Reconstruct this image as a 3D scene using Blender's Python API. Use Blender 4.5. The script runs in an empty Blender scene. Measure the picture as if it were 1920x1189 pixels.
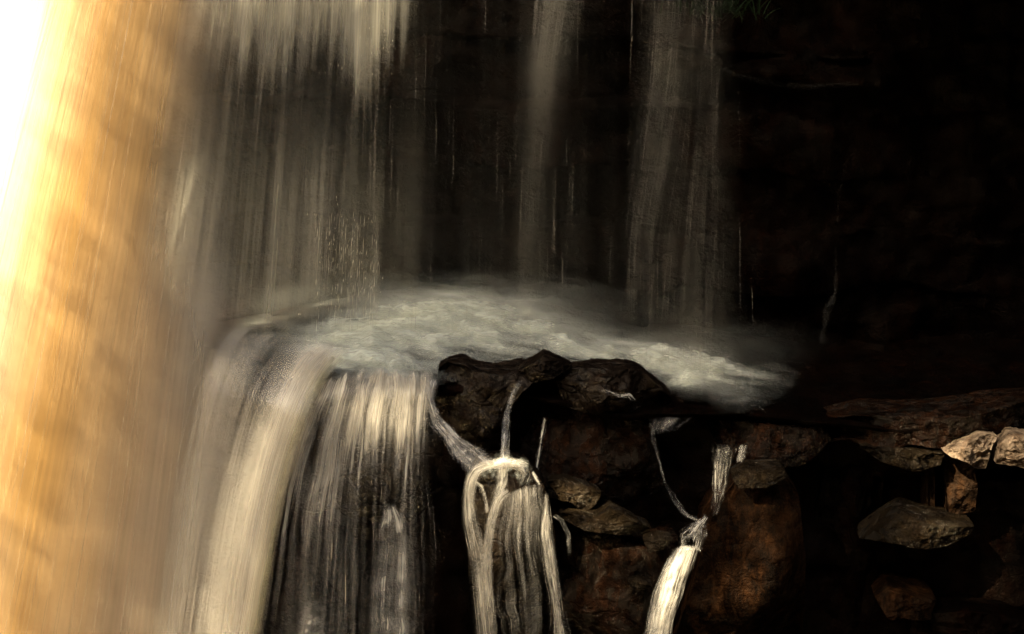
import bpy, math, random
import numpy as np
from mathutils import Vector, Matrix

# ------------------------------------------------------------------ camera, sky, sun, exposure
scene = bpy.context.scene
COL = scene.collection
R = math.radians
LENS, PITCH = 79.0, R(13)
CAM = np.array([0.0, -16.0, 17.2 * math.tan(PITCH)])
cd = bpy.data.cameras.new("camera")
cd.lens, cd.sensor_width, cd.clip_end = LENS, 36.0, 500.0
cam = bpy.data.objects.new("camera", cd)
cam.location = CAM
cam.rotation_euler = (R(90) - PITCH, 0, 0)
COL.objects.link(cam)
scene.camera = cam

L = np.array([-0.50, -0.60, 0.66]); L /= np.linalg.norm(L)      # towards the sun
SUN_EL, SUN_ROT = math.asin(L[2]), math.atan2(L[0], L[1])
world = bpy.data.worlds.new("World")
scene.world = world
world.use_nodes = True
wn = world.node_tree.nodes
sky = wn.new("ShaderNodeTexSky")
sky.sky_type = 'NISHITA'; sky.sun_disc = False
sky.sun_elevation, sky.sun_rotation = SUN_EL, SUN_ROT
sky.air_density, sky.dust_density, sky.ozone_density = 0.8, 6.0, 0.3
wn["Background"].inputs[1].default_value = 0.064
world.node_tree.links.new(sky.outputs[0], wn["Background"].inputs[0])
sd = bpy.data.lights.new("sun", 'SUN')
sd.energy, sd.angle, sd.color = 5.0, R(0.53), (1.0, 0.88, 0.70)
sun = bpy.data.objects.new("sun", sd)
sun.rotation_euler = Vector(L).to_track_quat('Z', 'Y').to_euler()
COL.objects.link(sun)
scene.view_settings.view_transform = 'Standard'
scene.view_settings.look = 'None'
scene.view_settings.exposure = 2.9
scene.view_settings.gamma = 1.0
scene.render.engine = 'CYCLES'
scene.cycles.use_denoising = True
scene.cycles.transparent_max_bounces = 28
scene.cycles.max_bounces = 3
scene.cycles.caustics_reflective = False
scene.cycles.caustics_refractive = False
scene.cycles.sample_clamp_indirect = 4.0

# ------------------------------------------------------------------ survey: photo pixels to places
CP, SP = math.cos(PITCH), math.sin(PITCH)
KX = 36.0 / LENS / 1920.0
def P(px, py, Y):
    """The place at depth Y that the photograph shows at pixel (px, py)."""
    px, py, Y = np.broadcast_arrays(np.asarray(px, float), np.asarray(py, float), np.asarray(Y, float))
    xc, yc = (px - 960) * KX, -(py - 594.5) * KX
    dy, dz = CP + yc * SP, -SP + yc * CP
    t = (Y - CAM[1]) / dy
    return np.stack([CAM[0] + xc * t, Y, CAM[2] + dz * t], -1)
def unP(p):
    d = p - CAM
    f = d[..., 1] * CP - d[..., 2] * SP
    u = d[..., 1] * SP + d[..., 2] * CP
    return d[..., 0] / f / KX + 960, 594.5 - u / f / KX

rng = np.random.default_rng(7)
random.seed(7)
def sstep(a, b, x):
    t = np.clip((x - a) / (b - a), 0, 1); return t * t * (3 - 2 * t)
def gauss(x, y, cx, cy, sx, sy):
    return np.exp(-0.5 * (((x - cx) / sx) ** 2 + ((y - cy) / sy) ** 2))
def _h(i, j, k, s):
    n = (i.astype(np.int64) * 374761393 + j.astype(np.int64) * 668265263 + k.astype(np.int64) * 2147483647 + s * 974634777) & 0xFFFFFFFF
    n = ((n ^ (n >> 13)) * 1274126177) & 0xFFFFFFFF
    n = ((n ^ (n >> 16)) * 2246822519) & 0xFFFFFFFF
    return ((n ^ (n >> 15)) & 0xFFFFFF) / float(0xFFFFFF)
def vn(x, y=0.0, z=0.0, s=0):
    x, y, z = np.broadcast_arrays(np.asarray(x, float), np.asarray(y, float), np.asarray(z, float))
    i, j, k = np.floor(x), np.floor(y), np.floor(z)
    fx, fy, fz = x - i, y - j, z - k
    fx, fy, fz = (f * f * (3 - 2 * f) for f in (fx, fy, fz))
    r = 0
    for a in (0, 1):
        for b in (0, 1):
            for c in (0, 1):
                w = (fx if a else 1 - fx) * (fy if b else 1 - fy) * (fz if c else 1 - fz)
                r = r + w * _h(i + a, j + b, k + c, s)
    return r
def fbm(x, y=0.0, z=0.0, s=0, o=4):
    r, a, t = 0, 0.5, 0
    for q in range(o):
        r = r + a * vn(np.asarray(x) * 2 ** q, np.asarray(y) * 2 ** q, np.asarray(z) * 2 ** q, s + q * 17)
        t += a; a *= 0.5
    return r / t

# ------------------------------------------------------------------ mesh helpers
def link(name, verts, faces, mat, parent=None, smooth=True, uv=None, dens=None, tint=None):
    me = bpy.data.meshes.new(name)
    verts = np.asarray(verts, np.float32).reshape(-1, 3)
    faces = np.asarray(faces, np.int32)
    n = faces.shape[1]
    me.vertices.add(len(verts)); me.vertices.foreach_set("co", verts.ravel())
    me.loops.add(faces.size); me.loops.foreach_set("vertex_index", faces.ravel())
    me.polygons.add(len(faces)); me.polygons.foreach_set("loop_start", np.arange(0, faces.size, n, dtype=np.int32))
    if smooth:
        me.polygons.foreach_set("use_smooth", np.ones(len(faces), bool))
    if uv is not None:
        lay = me.uv_layers.new(name="UVMap")
        lay.data.foreach_set("uv", np.asarray(uv, np.float32)[faces.ravel()].ravel())
    for nm, arr in (("dens", dens), ("tint", tint)):
        if arr is not None:
            at = me.attributes.new(nm, 'FLOAT', 'POINT')
            at.data.foreach_set("value", np.asarray(arr, np.float32).ravel())
    me.update(); me.validate()
    if mat: me.materials.append(mat)
    o = bpy.data.objects.new(name, me); COL.objects.link(o)
    if parent is not None: o.parent = parent
    return o
def gridfaces(nu, nv, off=0):
    i, j = np.meshgrid(np.arange(nu - 1), np.arange(nv - 1), indexing='ij')
    a = (i * nv + j).ravel() + off
    return np.stack([a, a + nv, a + nv + 1, a + 1], -1)
def tag(o, label, cat, group=None, kind=None):
    o["label"] = label; o["category"] = cat
    if group: o["group"] = group
    if kind: o["kind"] = kind
    return o
def thing(name, label, cat, loc, group=None):
    o = bpy.data.objects.new(name, None); COL.objects.link(o)
    o.location = loc; o.empty_display_size = 0.1
    return tag(o, label, cat, group)
def under(child, root):
    child.parent = root
    child.matrix_parent_inverse = Matrix.Translation(-Vector(root.location))
    return child

# ------------------------------------------------------------------ materials
def nodes(name):
    m = bpy.data.materials.new(name); m.use_nodes = True
    nt = m.node_tree; nt.nodes.clear()
    return m, nt
def N(nt, t, **kw):
    n = nt.nodes.new(t)
    for k, v in kw.items():
        if k.startswith("i_"):
            key = k[2:]; n.inputs[int(key) if key.isdigit() else key].default_value = v
        else: setattr(n, k, v)
    return n
def math_(nt, op, a, b=None, clamp=False):
    n = nt.nodes.new("ShaderNodeMath"); n.operation = op; n.use_clamp = clamp
    for q, v in enumerate((a, b)):
        if v is None: continue
        if isinstance(v, (int, float)): n.inputs[q].default_value = v
        else: nt.links.new(v, n.inputs[q])
    return n.outputs[0]
def ramp(nt, fac, stops):
    n = nt.nodes.new("ShaderNodeValToRGB")
    while len(n.color_ramp.elements) < len(stops): n.color_ramp.elements.new(0.5)
    for e, (p, c) in zip(n.color_ramp.elements, stops):
        e.position = p; e.color = (*c, 1)
    nt.links.new(fac, n.inputs[0]); return n.outputs[0]

def water_mat(name, thin, thick, fu=55.0, fv=0.55, amt=1.0, gloss=0.06, transl=0.35, vary=0.35, body=0.55, lo=0.36, hi=0.66):
    """Falling water: see-through where the flow is thin; colour goes from pale to tannin with 'tint'."""
    m, nt = nodes(name); lk = nt.links.new
    uv = N(nt, "ShaderNodeUVMap")
    def streak(su, sv, seed, det=2.0):
        mp = N(nt, "ShaderNodeMapping"); lk(uv.outputs[0], mp.inputs[0])
        mp.inputs['Scale'].default_value = (su, sv, 1); mp.inputs['Location'].default_value = (seed, seed * 0.7, 0)
        t = N(nt, "ShaderNodeTexNoise", i_Scale=1.0, i_Detail=det, i_Roughness=0.55); lk(mp.outputs[0], t.inputs['Vector'])
        return t.outputs['Fac']
    s1, s2, s3 = streak(fu, fv, 3.1), streak(fu * 0.28, fv * 0.6, 9.3), streak(fu * 1.6, fv * 1.3, 5.7, 0.0)
    s = math_(nt, 'ADD', math_(nt, 'MULTIPLY', s1, 0.45), math_(nt, 'ADD', math_(nt, 'MULTIPLY', s2, 0.35), math_(nt, 'MULTIPLY', s3, 0.20)))
    mr = N(nt, "ShaderNodeMapRange"); lk(s, mr.inputs[0])
    mr.inputs[1].default_value, mr.inputs[2].default_value = lo, hi
    mr.inputs[3].default_value, mr.inputs[4].default_value = 1 - 0.85 * amt, 1 + 0.85 * amt
    d = N(nt, "ShaderNodeAttribute", attribute_name="dens")
    # thick flow keeps its body, thin flow breaks into threads
    mult = math_(nt, 'MULTIPLY', d.outputs['Fac'], mr.outputs[0])
    a = math_(nt, 'ADD', math_(nt, 'MULTIPLY', mult, math_(nt, 'SUBTRACT', 1.0, math_(nt, 'MULTIPLY', d.outputs['Fac'], body))),
              math_(nt, 'MULTIPLY', math_(nt, 'POWER', d.outputs['Fac'], 2.0), body), clamp=True)
    t = N(nt, "ShaderNodeAttribute", attribute_name="tint")
    tv = math_(nt, 'ADD', t.outputs['Fac'], math_(nt, 'MULTIPLY', math_(nt, 'SUBTRACT', s2, 0.5), vary), clamp=True)
    c = N(nt, "ShaderNodeMix", data_type='RGBA'); lk(tv, c.inputs['Factor'])
    c.inputs['A'].default_value = (*thin, 1); c.inputs['B'].default_value = (*thick, 1)
    di = N(nt, "ShaderNodeBsdfDiffuse"); tr = N(nt, "ShaderNodeBsdfTranslucent"); gl = N(nt, "ShaderNodeBsdfGlossy", i_Roughness=0.35)
    lk(c.outputs['Result'], di.inputs[0]); lk(c.outputs['Result'], tr.inputs[0])
    bp = N(nt, "ShaderNodeBump", i_Strength=0.25, i_Distance=0.02); lk(s, bp.inputs['Height'])
    lk(bp.outputs[0], di.inputs['Normal']); lk(bp.outputs[0], gl.inputs['Normal'])
    m1 = N(nt, "ShaderNodeMixShader", i_0=transl); lk(di.outputs[0], m1.inputs[1]); lk(tr.outputs[0], m1.inputs[2])
    m2 = N(nt, "ShaderNodeMixShader", i_0=gloss); lk(m1.outputs[0], m2.inputs[1]); lk(gl.outputs[0], m2.inputs[2])
    tp = N(nt, "ShaderNodeBsdfTransparent")
    m3 = N(nt, "ShaderNodeMixShader"); lk(a, m3.inputs[0]); lk(tp.outputs[0], m3.inputs[1]); lk(m2.outputs[0], m3.inputs[2])
    o = N(nt, "ShaderNodeOutputMaterial"); lk(m3.outputs[0], o.inputs[0])
    return m
WHITE = (0.80, 0.72, 0.55)
GREY = (0.74, 0.69, 0.52)
AMBER = (0.86, 0.49, 0.13)
M_fall = water_mat("amber_fall_water", (0.88, 0.80, 0.60), AMBER, fu=30, fv=0.3, amt=0.4, transl=0.15, vary=0.12, body=0.9)
M_veil = water_mat("veil_water", (0.78, 0.72, 0.52), (0.60, 0.53, 0.33), fu=40, fv=0.36, amt=1.0, transl=0.2)
M_spill = water_mat("spill_water", WHITE, (0.76, 0.66, 0.34), fu=34, fv=0.6, amt=0.9, transl=0.2, body=0.8)
M_white = water_mat("white_cascade_water", (0.84, 0.78, 0.60), (0.78, 0.62, 0.38), fu=64, fv=1.0, amt=0.85, transl=0.25, body=0.12, lo=0.42, hi=0.60)
M_strand = water_mat("water_thread", (0.84, 0.77, 0.60), (0.72, 0.55, 0.30), fu=2, fv=2.5, amt=0.6, gloss=0.12)

def foam_mat():
    m, nt = nodes("foam"); lk = nt.links.new
    uv = N(nt, "ShaderNodeUVMap")
    def nz(sx, sy, rot, det, seed):
        mp = N(nt, "ShaderNodeMapping"); lk(uv.outputs[0], mp.inputs[0])
        mp.inputs['Rotation'].default_value = (0, 0, rot); mp.inputs['Scale'].default_value = (sx, sy, 1); mp.inputs['Location'].default_value = (seed, 0, seed)
        t = N(nt, "ShaderNodeTexNoise", i_Scale=1.0, i_Detail=det, i_Roughness=0.6, i_Distortion=0.8); lk(mp.outputs[0], t.inputs['Vector'])
        return t.outputs['Fac']
    s = math_(nt, 'ADD', math_(nt, 'MULTIPLY', nz(3.2, 7.5, 0.25, 4, 1.0), 0.6), math_(nt, 'MULTIPLY', nz(9, 22, 0.35, 4, 4.0), 0.4))
    mr = N(nt, "ShaderNodeMapRange"); lk(s, mr.inputs[0])
    mr.inputs[1].default_value, mr.inputs[2].default_value = 0.38, 0.62
    mr.inputs[3].default_value, mr.inputs[4].default_value = 0.25, 1.6
    d = N(nt, "ShaderNodeAttribute", attribute_name="dens")
    a = math_(nt, 'MULTIPLY', d.outputs['Fac'], mr.outputs[0], clamp=True)
    di = N(nt, "ShaderNodeBsdfDiffuse", i_Color=(0.80, 0.80, 0.62, 1)); tr = N(nt, "ShaderNodeBsdfTranslucent", i_Color=(0.80, 0.80, 0.62, 1))
    m1 = N(nt, "ShaderNodeMixShader", i_0=0.3); lk(di.outputs[0], m1.inputs[1]); lk(tr.outputs[0], m1.inputs[2])
    tp = N(nt, "ShaderNodeBsdfTransparent")
    m3 = N(nt, "ShaderNodeMixShader"); lk(a, m3.inputs[0]); lk(tp.outputs[0], m3.inputs[1]); lk(m1.outputs[0], m3.inputs[2])
    o = N(nt, "ShaderNodeOutputMaterial"); lk(m3.outputs[0], o.inputs[0])
    return m
M_foam = foam_mat()

def rock_mat(name, dark, mid, rust, rust_amt=0.5, rough=(0.25, 0.6), bump=0.5, scale=1.0, spec=0.5, vert=1.0, speck=0.3, crack=0.6):
    m, nt = nodes(name); lk = nt.links.new
    tc = N(nt, "ShaderNodeTexCoord")
    def nz(sc, det, dist=0.0, sz=1.0, seed=0.0, rgh=0.6):
        mp = N(nt, "ShaderNodeMapping"); lk(tc.outputs['Object'], mp.inputs[0])
        mp.inputs['Scale'].default_value = (sc, sc, sc * sz); mp.inputs['Location'].default_value = (seed, seed, seed)
        t = N(nt, "ShaderNodeTexNoise", i_Scale=1.0, i_Detail=det, i_Roughness=rgh, i_Distortion=dist); lk(mp.outputs[0], t.inputs['Vector'])
        return t.outputs['Fac']
    big, fine, run = nz(2.2 * scale, 6, 0.3), nz(14 * scale, 8, 0.2, 1, 3), nz(9 * scale, 5, 0.6, 0.18 * vert, 8)
    c1 = ramp(nt, big, [(0.35, dark), (0.62, mid)])
    rf = math_(nt, 'MULTIPLY', math_(nt, 'MULTIPLY', run, nz(3.1 * scale, 4, 0.4, 0.6, 21)), 4.0 * rust_amt)
    rf = math_(nt, 'SUBTRACT', rf, 0.55 * rust_amt + 0.25, clamp=True)
    mx = N(nt, "ShaderNodeMix", data_type='RGBA'); lk(rf, mx.inputs['Factor']); lk(c1, mx.inputs['A']); mx.inputs['B'].default_value = (*rust, 1)
    sp = ramp(nt, fine, [(0.3, (0.35, 0.35, 0.35)), (0.7, (1.5, 1.5, 1.5))])
    ml = N(nt, "ShaderNodeMix", data_type='RGBA', blend_type='MULTIPLY'); ml.inputs['Factor'].default_value = 0.8
    lk(mx.outputs['Result'], ml.inputs['A']); lk(sp, ml.inputs['B'])
    b = N(nt, "ShaderNodeBsdfDiffuse"); lk(ml.outputs['Result'], b.inputs['Color'])
    g = N(nt, "ShaderNodeBsdfGlossy"); g.inputs['Color'].default_value = (1, 0.86, 0.62, 1)
    rr = N(nt, "ShaderNodeMapRange"); lk(fine, rr.inputs[0]); rr.inputs[1].default_value, rr.inputs[2].default_value = 0.3, 0.7
    rr.inputs[3].default_value, rr.inputs[4].default_value = rough
    lk(rr.outputs[0], g.inputs['Roughness'])
    sheen = math_(nt, 'MULTIPLY', ramp(nt, nz(5 * scale, 4, 0.3, 1, 13), [(0.42, (0.15,) * 3), (0.6, (1,) * 3)]), spec)
    mxs = N(nt, "ShaderNodeMixShader"); lk(sheen, mxs.inputs[0]); lk(b.outputs[0], mxs.inputs[1]); lk(g.outputs[0], mxs.inputs[2])
    h = math_(nt, 'ADD', math_(nt, 'MULTIPLY', fine, 0.5), math_(nt, 'ADD', math_(nt, 'MULTIPLY', nz(45 * scale, 4, 0, 1, 5), speck), math_(nt, 'MULTIPLY', run, 0.4)))
    wv = N(nt, "ShaderNodeMapping"); lk(tc.outputs['Object'], wv.inputs[0]); wv.inputs['Scale'].default_value = (2.6, 2.6, 4.2); wv.inputs['Rotation'].default_value = (0.15, 0.3, 0.2)
    wa = N(nt, "ShaderNodeVectorMath", operation='ADD'); lk(wv.outputs[0], wa.inputs[0])
    wn_ = N(nt, "ShaderNodeTexNoise", i_Scale=3.0, i_Detail=4.0); lk(wv.outputs[0], wn_.inputs['Vector'])
    ws_ = N(nt, "ShaderNodeVectorMath", operation='SCALE'); ws_.inputs['Scale'].default_value = 0.5; lk(wn_.outputs['Color'], ws_.inputs[0]); lk(ws_.outputs[0], wa.inputs[1])
    vo = N(nt, "ShaderNodeTexVoronoi", feature='DISTANCE_TO_EDGE', i_Scale=1.0); lk(wa.outputs[0], vo.inputs['Vector'])
    vc = N(nt, "ShaderNodeTexVoronoi", i_Scale=1.0); lk(wa.outputs[0], vc.inputs['Vector'])
    crk = N(nt, "ShaderNodeMapRange"); lk(vo.outputs['Distance'], crk.inputs[0]); crk.inputs[1].default_value, crk.inputs[2].default_value = 0.0, 0.07
    h = math_(nt, 'ADD', h, math_(nt, 'ADD', math_(nt, 'MULTIPLY', crk.outputs[0], crack), math_(nt, 'MULTIPLY', vc.outputs['Color'], crack)))   # joints between blocks
    bp = N(nt, "ShaderNodeBump", i_Strength=bump, i_Distance=0.05 / scale); lk(h, bp.inputs['Height']); lk(bp.outputs[0], b.inputs['Normal']); lk(bp.outputs[0], g.inputs['Normal'])
    o = N(nt, "ShaderNodeOutputMaterial"); lk(mxs.outputs[0], o.inputs[0])
    return m
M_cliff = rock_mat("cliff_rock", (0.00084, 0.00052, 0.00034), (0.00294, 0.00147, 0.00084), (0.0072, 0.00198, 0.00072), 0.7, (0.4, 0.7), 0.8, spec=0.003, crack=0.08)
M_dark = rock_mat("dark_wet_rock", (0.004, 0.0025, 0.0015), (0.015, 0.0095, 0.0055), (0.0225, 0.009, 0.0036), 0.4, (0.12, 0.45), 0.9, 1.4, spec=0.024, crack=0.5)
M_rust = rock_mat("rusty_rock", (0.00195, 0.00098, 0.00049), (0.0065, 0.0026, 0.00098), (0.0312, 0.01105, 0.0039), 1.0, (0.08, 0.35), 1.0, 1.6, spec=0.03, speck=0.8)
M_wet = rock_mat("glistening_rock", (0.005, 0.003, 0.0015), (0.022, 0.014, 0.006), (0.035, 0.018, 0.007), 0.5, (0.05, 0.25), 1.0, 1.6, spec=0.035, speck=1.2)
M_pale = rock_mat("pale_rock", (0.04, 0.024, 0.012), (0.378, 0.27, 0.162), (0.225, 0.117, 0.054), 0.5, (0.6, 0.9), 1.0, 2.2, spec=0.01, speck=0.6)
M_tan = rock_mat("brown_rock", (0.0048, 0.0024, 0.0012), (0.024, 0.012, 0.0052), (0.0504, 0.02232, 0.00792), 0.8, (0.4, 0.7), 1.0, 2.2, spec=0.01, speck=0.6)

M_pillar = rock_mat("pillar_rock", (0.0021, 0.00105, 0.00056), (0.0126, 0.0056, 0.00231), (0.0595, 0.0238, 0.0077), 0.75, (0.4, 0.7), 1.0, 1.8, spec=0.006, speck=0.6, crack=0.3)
# ------------------------------------------------------------------ the setting: cliff and ledge
cx = [-400, 300, 420, 560, 700, 850, 1000, 1180, 1400, 1550, 1920, 2400]
YB = lambda x: np.interp(x, cx, [600, 605, 605, 585, 555, 548, 560, 600, 640, 660, 640, 640])
YW = lambda x: np.interp(x, cx, [2.0, 2.0, 2.0, 2.0, 2.2, 2.2, 2.1, 1.9, 1.7, 1.6, 1.6, 1.6])
YLp = lambda x: np.interp(x, cx, [650, 650, 655, 705, 706, 722, 745, 775, 778, 795, 815, 815])
YL = lambda x: np.interp(x, cx, [1.2, 1.2, 0.6, 0.05, 0.0, 0.0, 0.0, -0.12, -0.15, -0.2, -0.2, -0.2])
def ledge(px, py, lift=0.0):
    """A place on the ledge's top at pixel (px, py)."""
    f = np.clip((py - YB(px)) / (YLp(px) - YB(px)), -0.3, 1.15)
    p = P(px, py, YW(px) + (YL(px) - YW(px)) * f)
    p[..., 2] += lift
    return p
# back wall
nx, nz_ = 300, 220
px = np.linspace(-400, 2400, nx)[:, None]
v = np.linspace(0, 1, nz_)[None, :]
base = P(px, YB(px) + 6, YW(px))
z = base[..., 2] + (5.2 - base[..., 2]) * v
x = base[..., 0] + 0 * v
y = base[..., 1] + 0 * v
over = sstep(1330, 1650, px) * sstep(2.75, 3.6, z) * 3.4 + 0.9 * sstep(2.9, 4.5, z) * sstep(700, 900, px)  # unseen overhang added above, mainly on the right, to darken the recess
y = y - over
strata = np.floor(z * 2.1 + 1.2 * fbm(x * 0.5, z * 0.3, s=3)) 
y = y + 0.55 * (fbm(x * 0.9, z * 0.9, strata * 3.3, s=11, o=4) - 0.5) + 0.25 * (fbm(x * 3, z * 3, s=5) - 0.5) + 0.16 * (_h(strata, np.floor(x * 0.9 + strata * .37), strata * 0, 4) - 0.5)
y = y - 0.35 * sstep(60, 0, np.abs(unP(np.stack([x, y, z], -1))[1] - (118 + (px - 1340) * 0.12))) * sstep(1180, 1330, px) * sstep(1720, 1600, px)
vv = np.stack([x, y, z], -1)
top = vv[:, -1:, :].repeat(3, 1).copy(); top[:, 0, 1] += 0.5; top[:, 1, 1] = 9; top[:, 2, 1] = 25; top[:, 1:, 2] += 0.3
vv = np.concatenate([vv, top], 1)
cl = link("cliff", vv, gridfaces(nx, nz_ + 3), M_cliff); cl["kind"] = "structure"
# ledge top and its front wall
n1, n2 = 90, 90
t = np.linspace(-0.12, 1, n1)[None, :]
pyy = YB(px) + (YLp(px) - YB(px)) * t
topv = ledge(px + 0 * t, pyy)
lipY, under_ = YL(px), np.interp(px, [-400, 900, 1000, 1250, 1350, 1480, 1560, 2400], [0.1, 0.05, 0.25, 0.4, 0.25, 0.35, 0.45, 0.45])
s = np.linspace(0, 1, n2 + 1)[None, 1:]
lip = topv[:, -1:, :]
fz = lip[..., 2] - 0.02 - 3.4 * s ** 1.15
fy = lipY + under_ * sstep(0.0, 0.06, s) - 0.75 * sstep(0.15, 1, s) * np.interp(px, [400, 900, 1400, 2400], [1.0, 0.8, 0.5, 0.2])
fx = lip[..., 0] + 0 * s
fv = np.stack([fx, fy, fz], -1)
vv = np.concatenate([topv, fv], 1)
X, Yv, Z = vv[..., 0], vv[..., 1], vv[..., 2]
wt = np.concatenate([np.full(n1, 0.25), np.ones(n2)])[None, :]
vv[..., 1] += wt * (0.34 * (fbm(X * 1.3, Z * 1.1, np.floor(Z * 3), s=31) - 0.5) + 0.14 * (fbm(X * 5, Z * 4, s=8) - 0.5))
vv[..., 2] += 0.08 * (fbm(X * 2.5, Yv * 2.5, Z * 2, s=41) - 0.5)
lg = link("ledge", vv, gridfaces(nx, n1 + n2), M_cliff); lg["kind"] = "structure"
# river bed far below and in front
M_pool = rock_mat("river_bed_rock", (0.01, 0.008, 0.005), (0.03, 0.02, 0.012), (0.05, 0.025, 0.01), 0.3, (0.1, 0.4), 0.4)
gx, gy = np.meshgrid(np.linspace(-60, 60, 61), np.linspace(-60, 30, 46), indexing='ij')
rb = link("river_bed", np.stack([gx, gy, -3.3 + 0.4 * (fbm(gx * .4, gy * .4, s=2) - 0.5)], -1), gridfaces(61, 46), M_pool); rb["kind"] = "structure"

# unseen gorge walls added behind and beside the viewer to hide the low sky
def gorge(name, a, b, top, seed):
    a, b = np.array(a, float), np.array(b, float)
    u, v = np.linspace(0, 1, 70)[:, None], np.linspace(0, 1, 40)[None, :]
    d = b - a; nrm = np.array([-d[1], d[0]]) / np.hypot(*d)
    x = a[0] + d[0] * u + 0 * v; y = a[1] + d[1] * u + 0 * v
    z = -4 + (top + 4) * v * (0.9 + 0.2 * fbm(u * 8, s=seed))
    off = 3.5 * (fbm(u * 9, v * 5, np.floor(v * 9), s=seed + 1) - 0.5) - 2.0 * v
    o = link(name, np.stack([x + nrm[0] * off, y + nrm[1] * off, z], -1), gridfaces(70, 40), M_cliff); o["kind"] = "structure"
gorge("gorge_shade_wall", (-50, -40), (40, -36), 31, 5)
gorge("gorge_shade_wall", (30, -40), (13, 6), 20, 6)
gorge("gorge_shade_wall", (-16, 6), (-50, -40), 16, 7)

# ------------------------------------------------------------------ rocks
from mathutils.bvhtree import BVHTree
RV, RF = [], []
def rock(name, label, outline, Y, front, back, mat, seed=0, chip=7, rough=0.06, blocky=3.0, cat="rock", group=None, res=(150, 60), parent=None, tilt=0.0):
    """A closed stone whose face is the given outline, bulging towards and away from the viewer, chipped by planes."""
    r = np.random.default_rng(seed + 100)
    o = np.asarray(outline, float)
    c = o.mean(0)
    seg = np.vstack([o, o[:1]]); dl = np.r_[0, np.cumsum(np.hypot(*np.diff(seg, axis=0).T))]
    nu, nv = res
    q = np.linspace(0, dl[-1], nu, endpoint=False)
    ox, oy = np.interp(q, dl, seg[:, 0]), np.interp(q, dl, seg[:, 1])
    for _ in range(1):
        ox = (np.roll(ox, 1) + 2 * ox + np.roll(ox, -1)) / 4; oy = (np.roll(oy, 1) + 2 * oy + np.roll(oy, -1)) / 4
    w = np.linspace(-1, 1, nv)
    ang = w * math.pi / 2
    rad = np.abs(np.cos(ang)) ** (2 / blocky)
    dep = np.sign(np.sin(ang)) * np.abs(np.sin(ang)) ** (2 / blocky)
    rad[0] = rad[-1] = 0.0
    pxs = c[0] + (ox[:, None] - c[0]) * rad[None, :]; pys = c[1] + (oy[:, None] - c[1]) * rad[None, :]
    p = P(pxs, pys, Y)
    d = np.where(dep < 0, dep * front, dep * back)[None, :] + 0 * pxs
    d = d + tilt * (pys - c[1]) / 100.0 * -1
    p[..., 1] += d
    ctr = P(c[0], c[1], Y) + np.array([0, (back - front) / 2, 0])
    size = np.array([np.ptp(p[..., 0]), front + back, np.ptp(p[..., 2])]) / 2
    for _ in range(chip + 7):
        nrm = r.normal(size=3); nrm[1] = -abs(nrm[1]) * 1.5; nrm /= np.linalg.norm(nrm)
        ext = np.sqrt(((nrm * size) ** 2).sum())
        dd = (p - ctr) @ nrm - ext * r.uniform(0.48, 0.86)
        m_ = np.maximum(dd, 0) * np.abs(dep * (np.abs(rad) < 2))[None, :] ** 0.5
        p = p - m_[..., None] * np.array([0, nrm[1], 0]) / max(abs(nrm[1]), 0.35) * 0.8
    sc = 1.0 / max(size.max(), 0.1)
    n3 = [fbm(p[..., 0] * 2.2 * sc + 7 * k + seed, p[..., 1] * 2.2 * sc, p[..., 2] * 2.2 * sc, s=seed + k, o=5) - 0.5 for k in range(3)]
    e = np.abs(dep)[None, :] * 0.8 + 0.2
    amp = rough * 3.6 * size.max() ** 0.5
    p = p + amp * np.stack([n3[0] * e * 0.5, n3[1], n3[2] * e * 0.5], -1)
    f = []
    i, j = np.meshgrid(np.arange(nu), np.arange(nv - 1), indexing='ij')
    a = i * nv + j; b = ((i + 1) % nu) * nv + j
    f = np.stack([a, a + 1, b + 1, b], -1).reshape(-1, 4)
    n4 = np.abs(fbm(p[..., 0] * 7 * sc + seed, p[..., 1] * 7 * sc, p[..., 2] * 7 * sc, s=seed + 9, o=4) - 0.5)
    p[..., 1] += amp * (0.9 if blocky < 4 else 0.3) * n4 * e; p[..., 2] -= amp * 0.3 * n4 * e
    org = ctr.copy()
    k0 = sum(len(q) for q in RV); RV.append(p.reshape(-1, 3)); RF.append(f + k0)
    ob = link(name, p - org, f, mat, parent)
    ob.location = org
    if parent is None: tag(ob, label, cat, group)
    return ob

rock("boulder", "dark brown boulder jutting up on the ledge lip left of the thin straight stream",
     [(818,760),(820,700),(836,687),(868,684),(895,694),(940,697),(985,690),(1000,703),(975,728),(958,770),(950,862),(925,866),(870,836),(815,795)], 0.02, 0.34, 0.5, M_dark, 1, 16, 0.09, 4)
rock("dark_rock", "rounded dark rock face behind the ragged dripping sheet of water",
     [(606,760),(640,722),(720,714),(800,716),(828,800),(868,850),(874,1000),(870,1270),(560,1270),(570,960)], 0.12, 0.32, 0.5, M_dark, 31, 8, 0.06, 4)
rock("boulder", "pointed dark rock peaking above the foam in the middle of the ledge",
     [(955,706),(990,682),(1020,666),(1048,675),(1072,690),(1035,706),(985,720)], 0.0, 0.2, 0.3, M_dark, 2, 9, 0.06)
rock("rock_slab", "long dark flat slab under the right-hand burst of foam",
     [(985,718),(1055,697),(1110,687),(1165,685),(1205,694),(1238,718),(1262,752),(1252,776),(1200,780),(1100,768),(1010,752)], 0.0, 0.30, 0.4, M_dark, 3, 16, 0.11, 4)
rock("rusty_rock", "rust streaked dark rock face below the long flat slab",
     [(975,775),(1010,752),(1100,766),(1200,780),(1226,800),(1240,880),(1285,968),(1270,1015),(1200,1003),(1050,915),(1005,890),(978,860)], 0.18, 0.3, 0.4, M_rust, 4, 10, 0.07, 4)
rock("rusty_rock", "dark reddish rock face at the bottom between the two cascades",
     [(1020,985),(1100,985),(1230,1020),(1275,1012),(1262,1080),(1240,1260),(1040,1260)], -0.25, 0.35, 0.6, M_rust, 5, 9, 0.06, 4)
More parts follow.
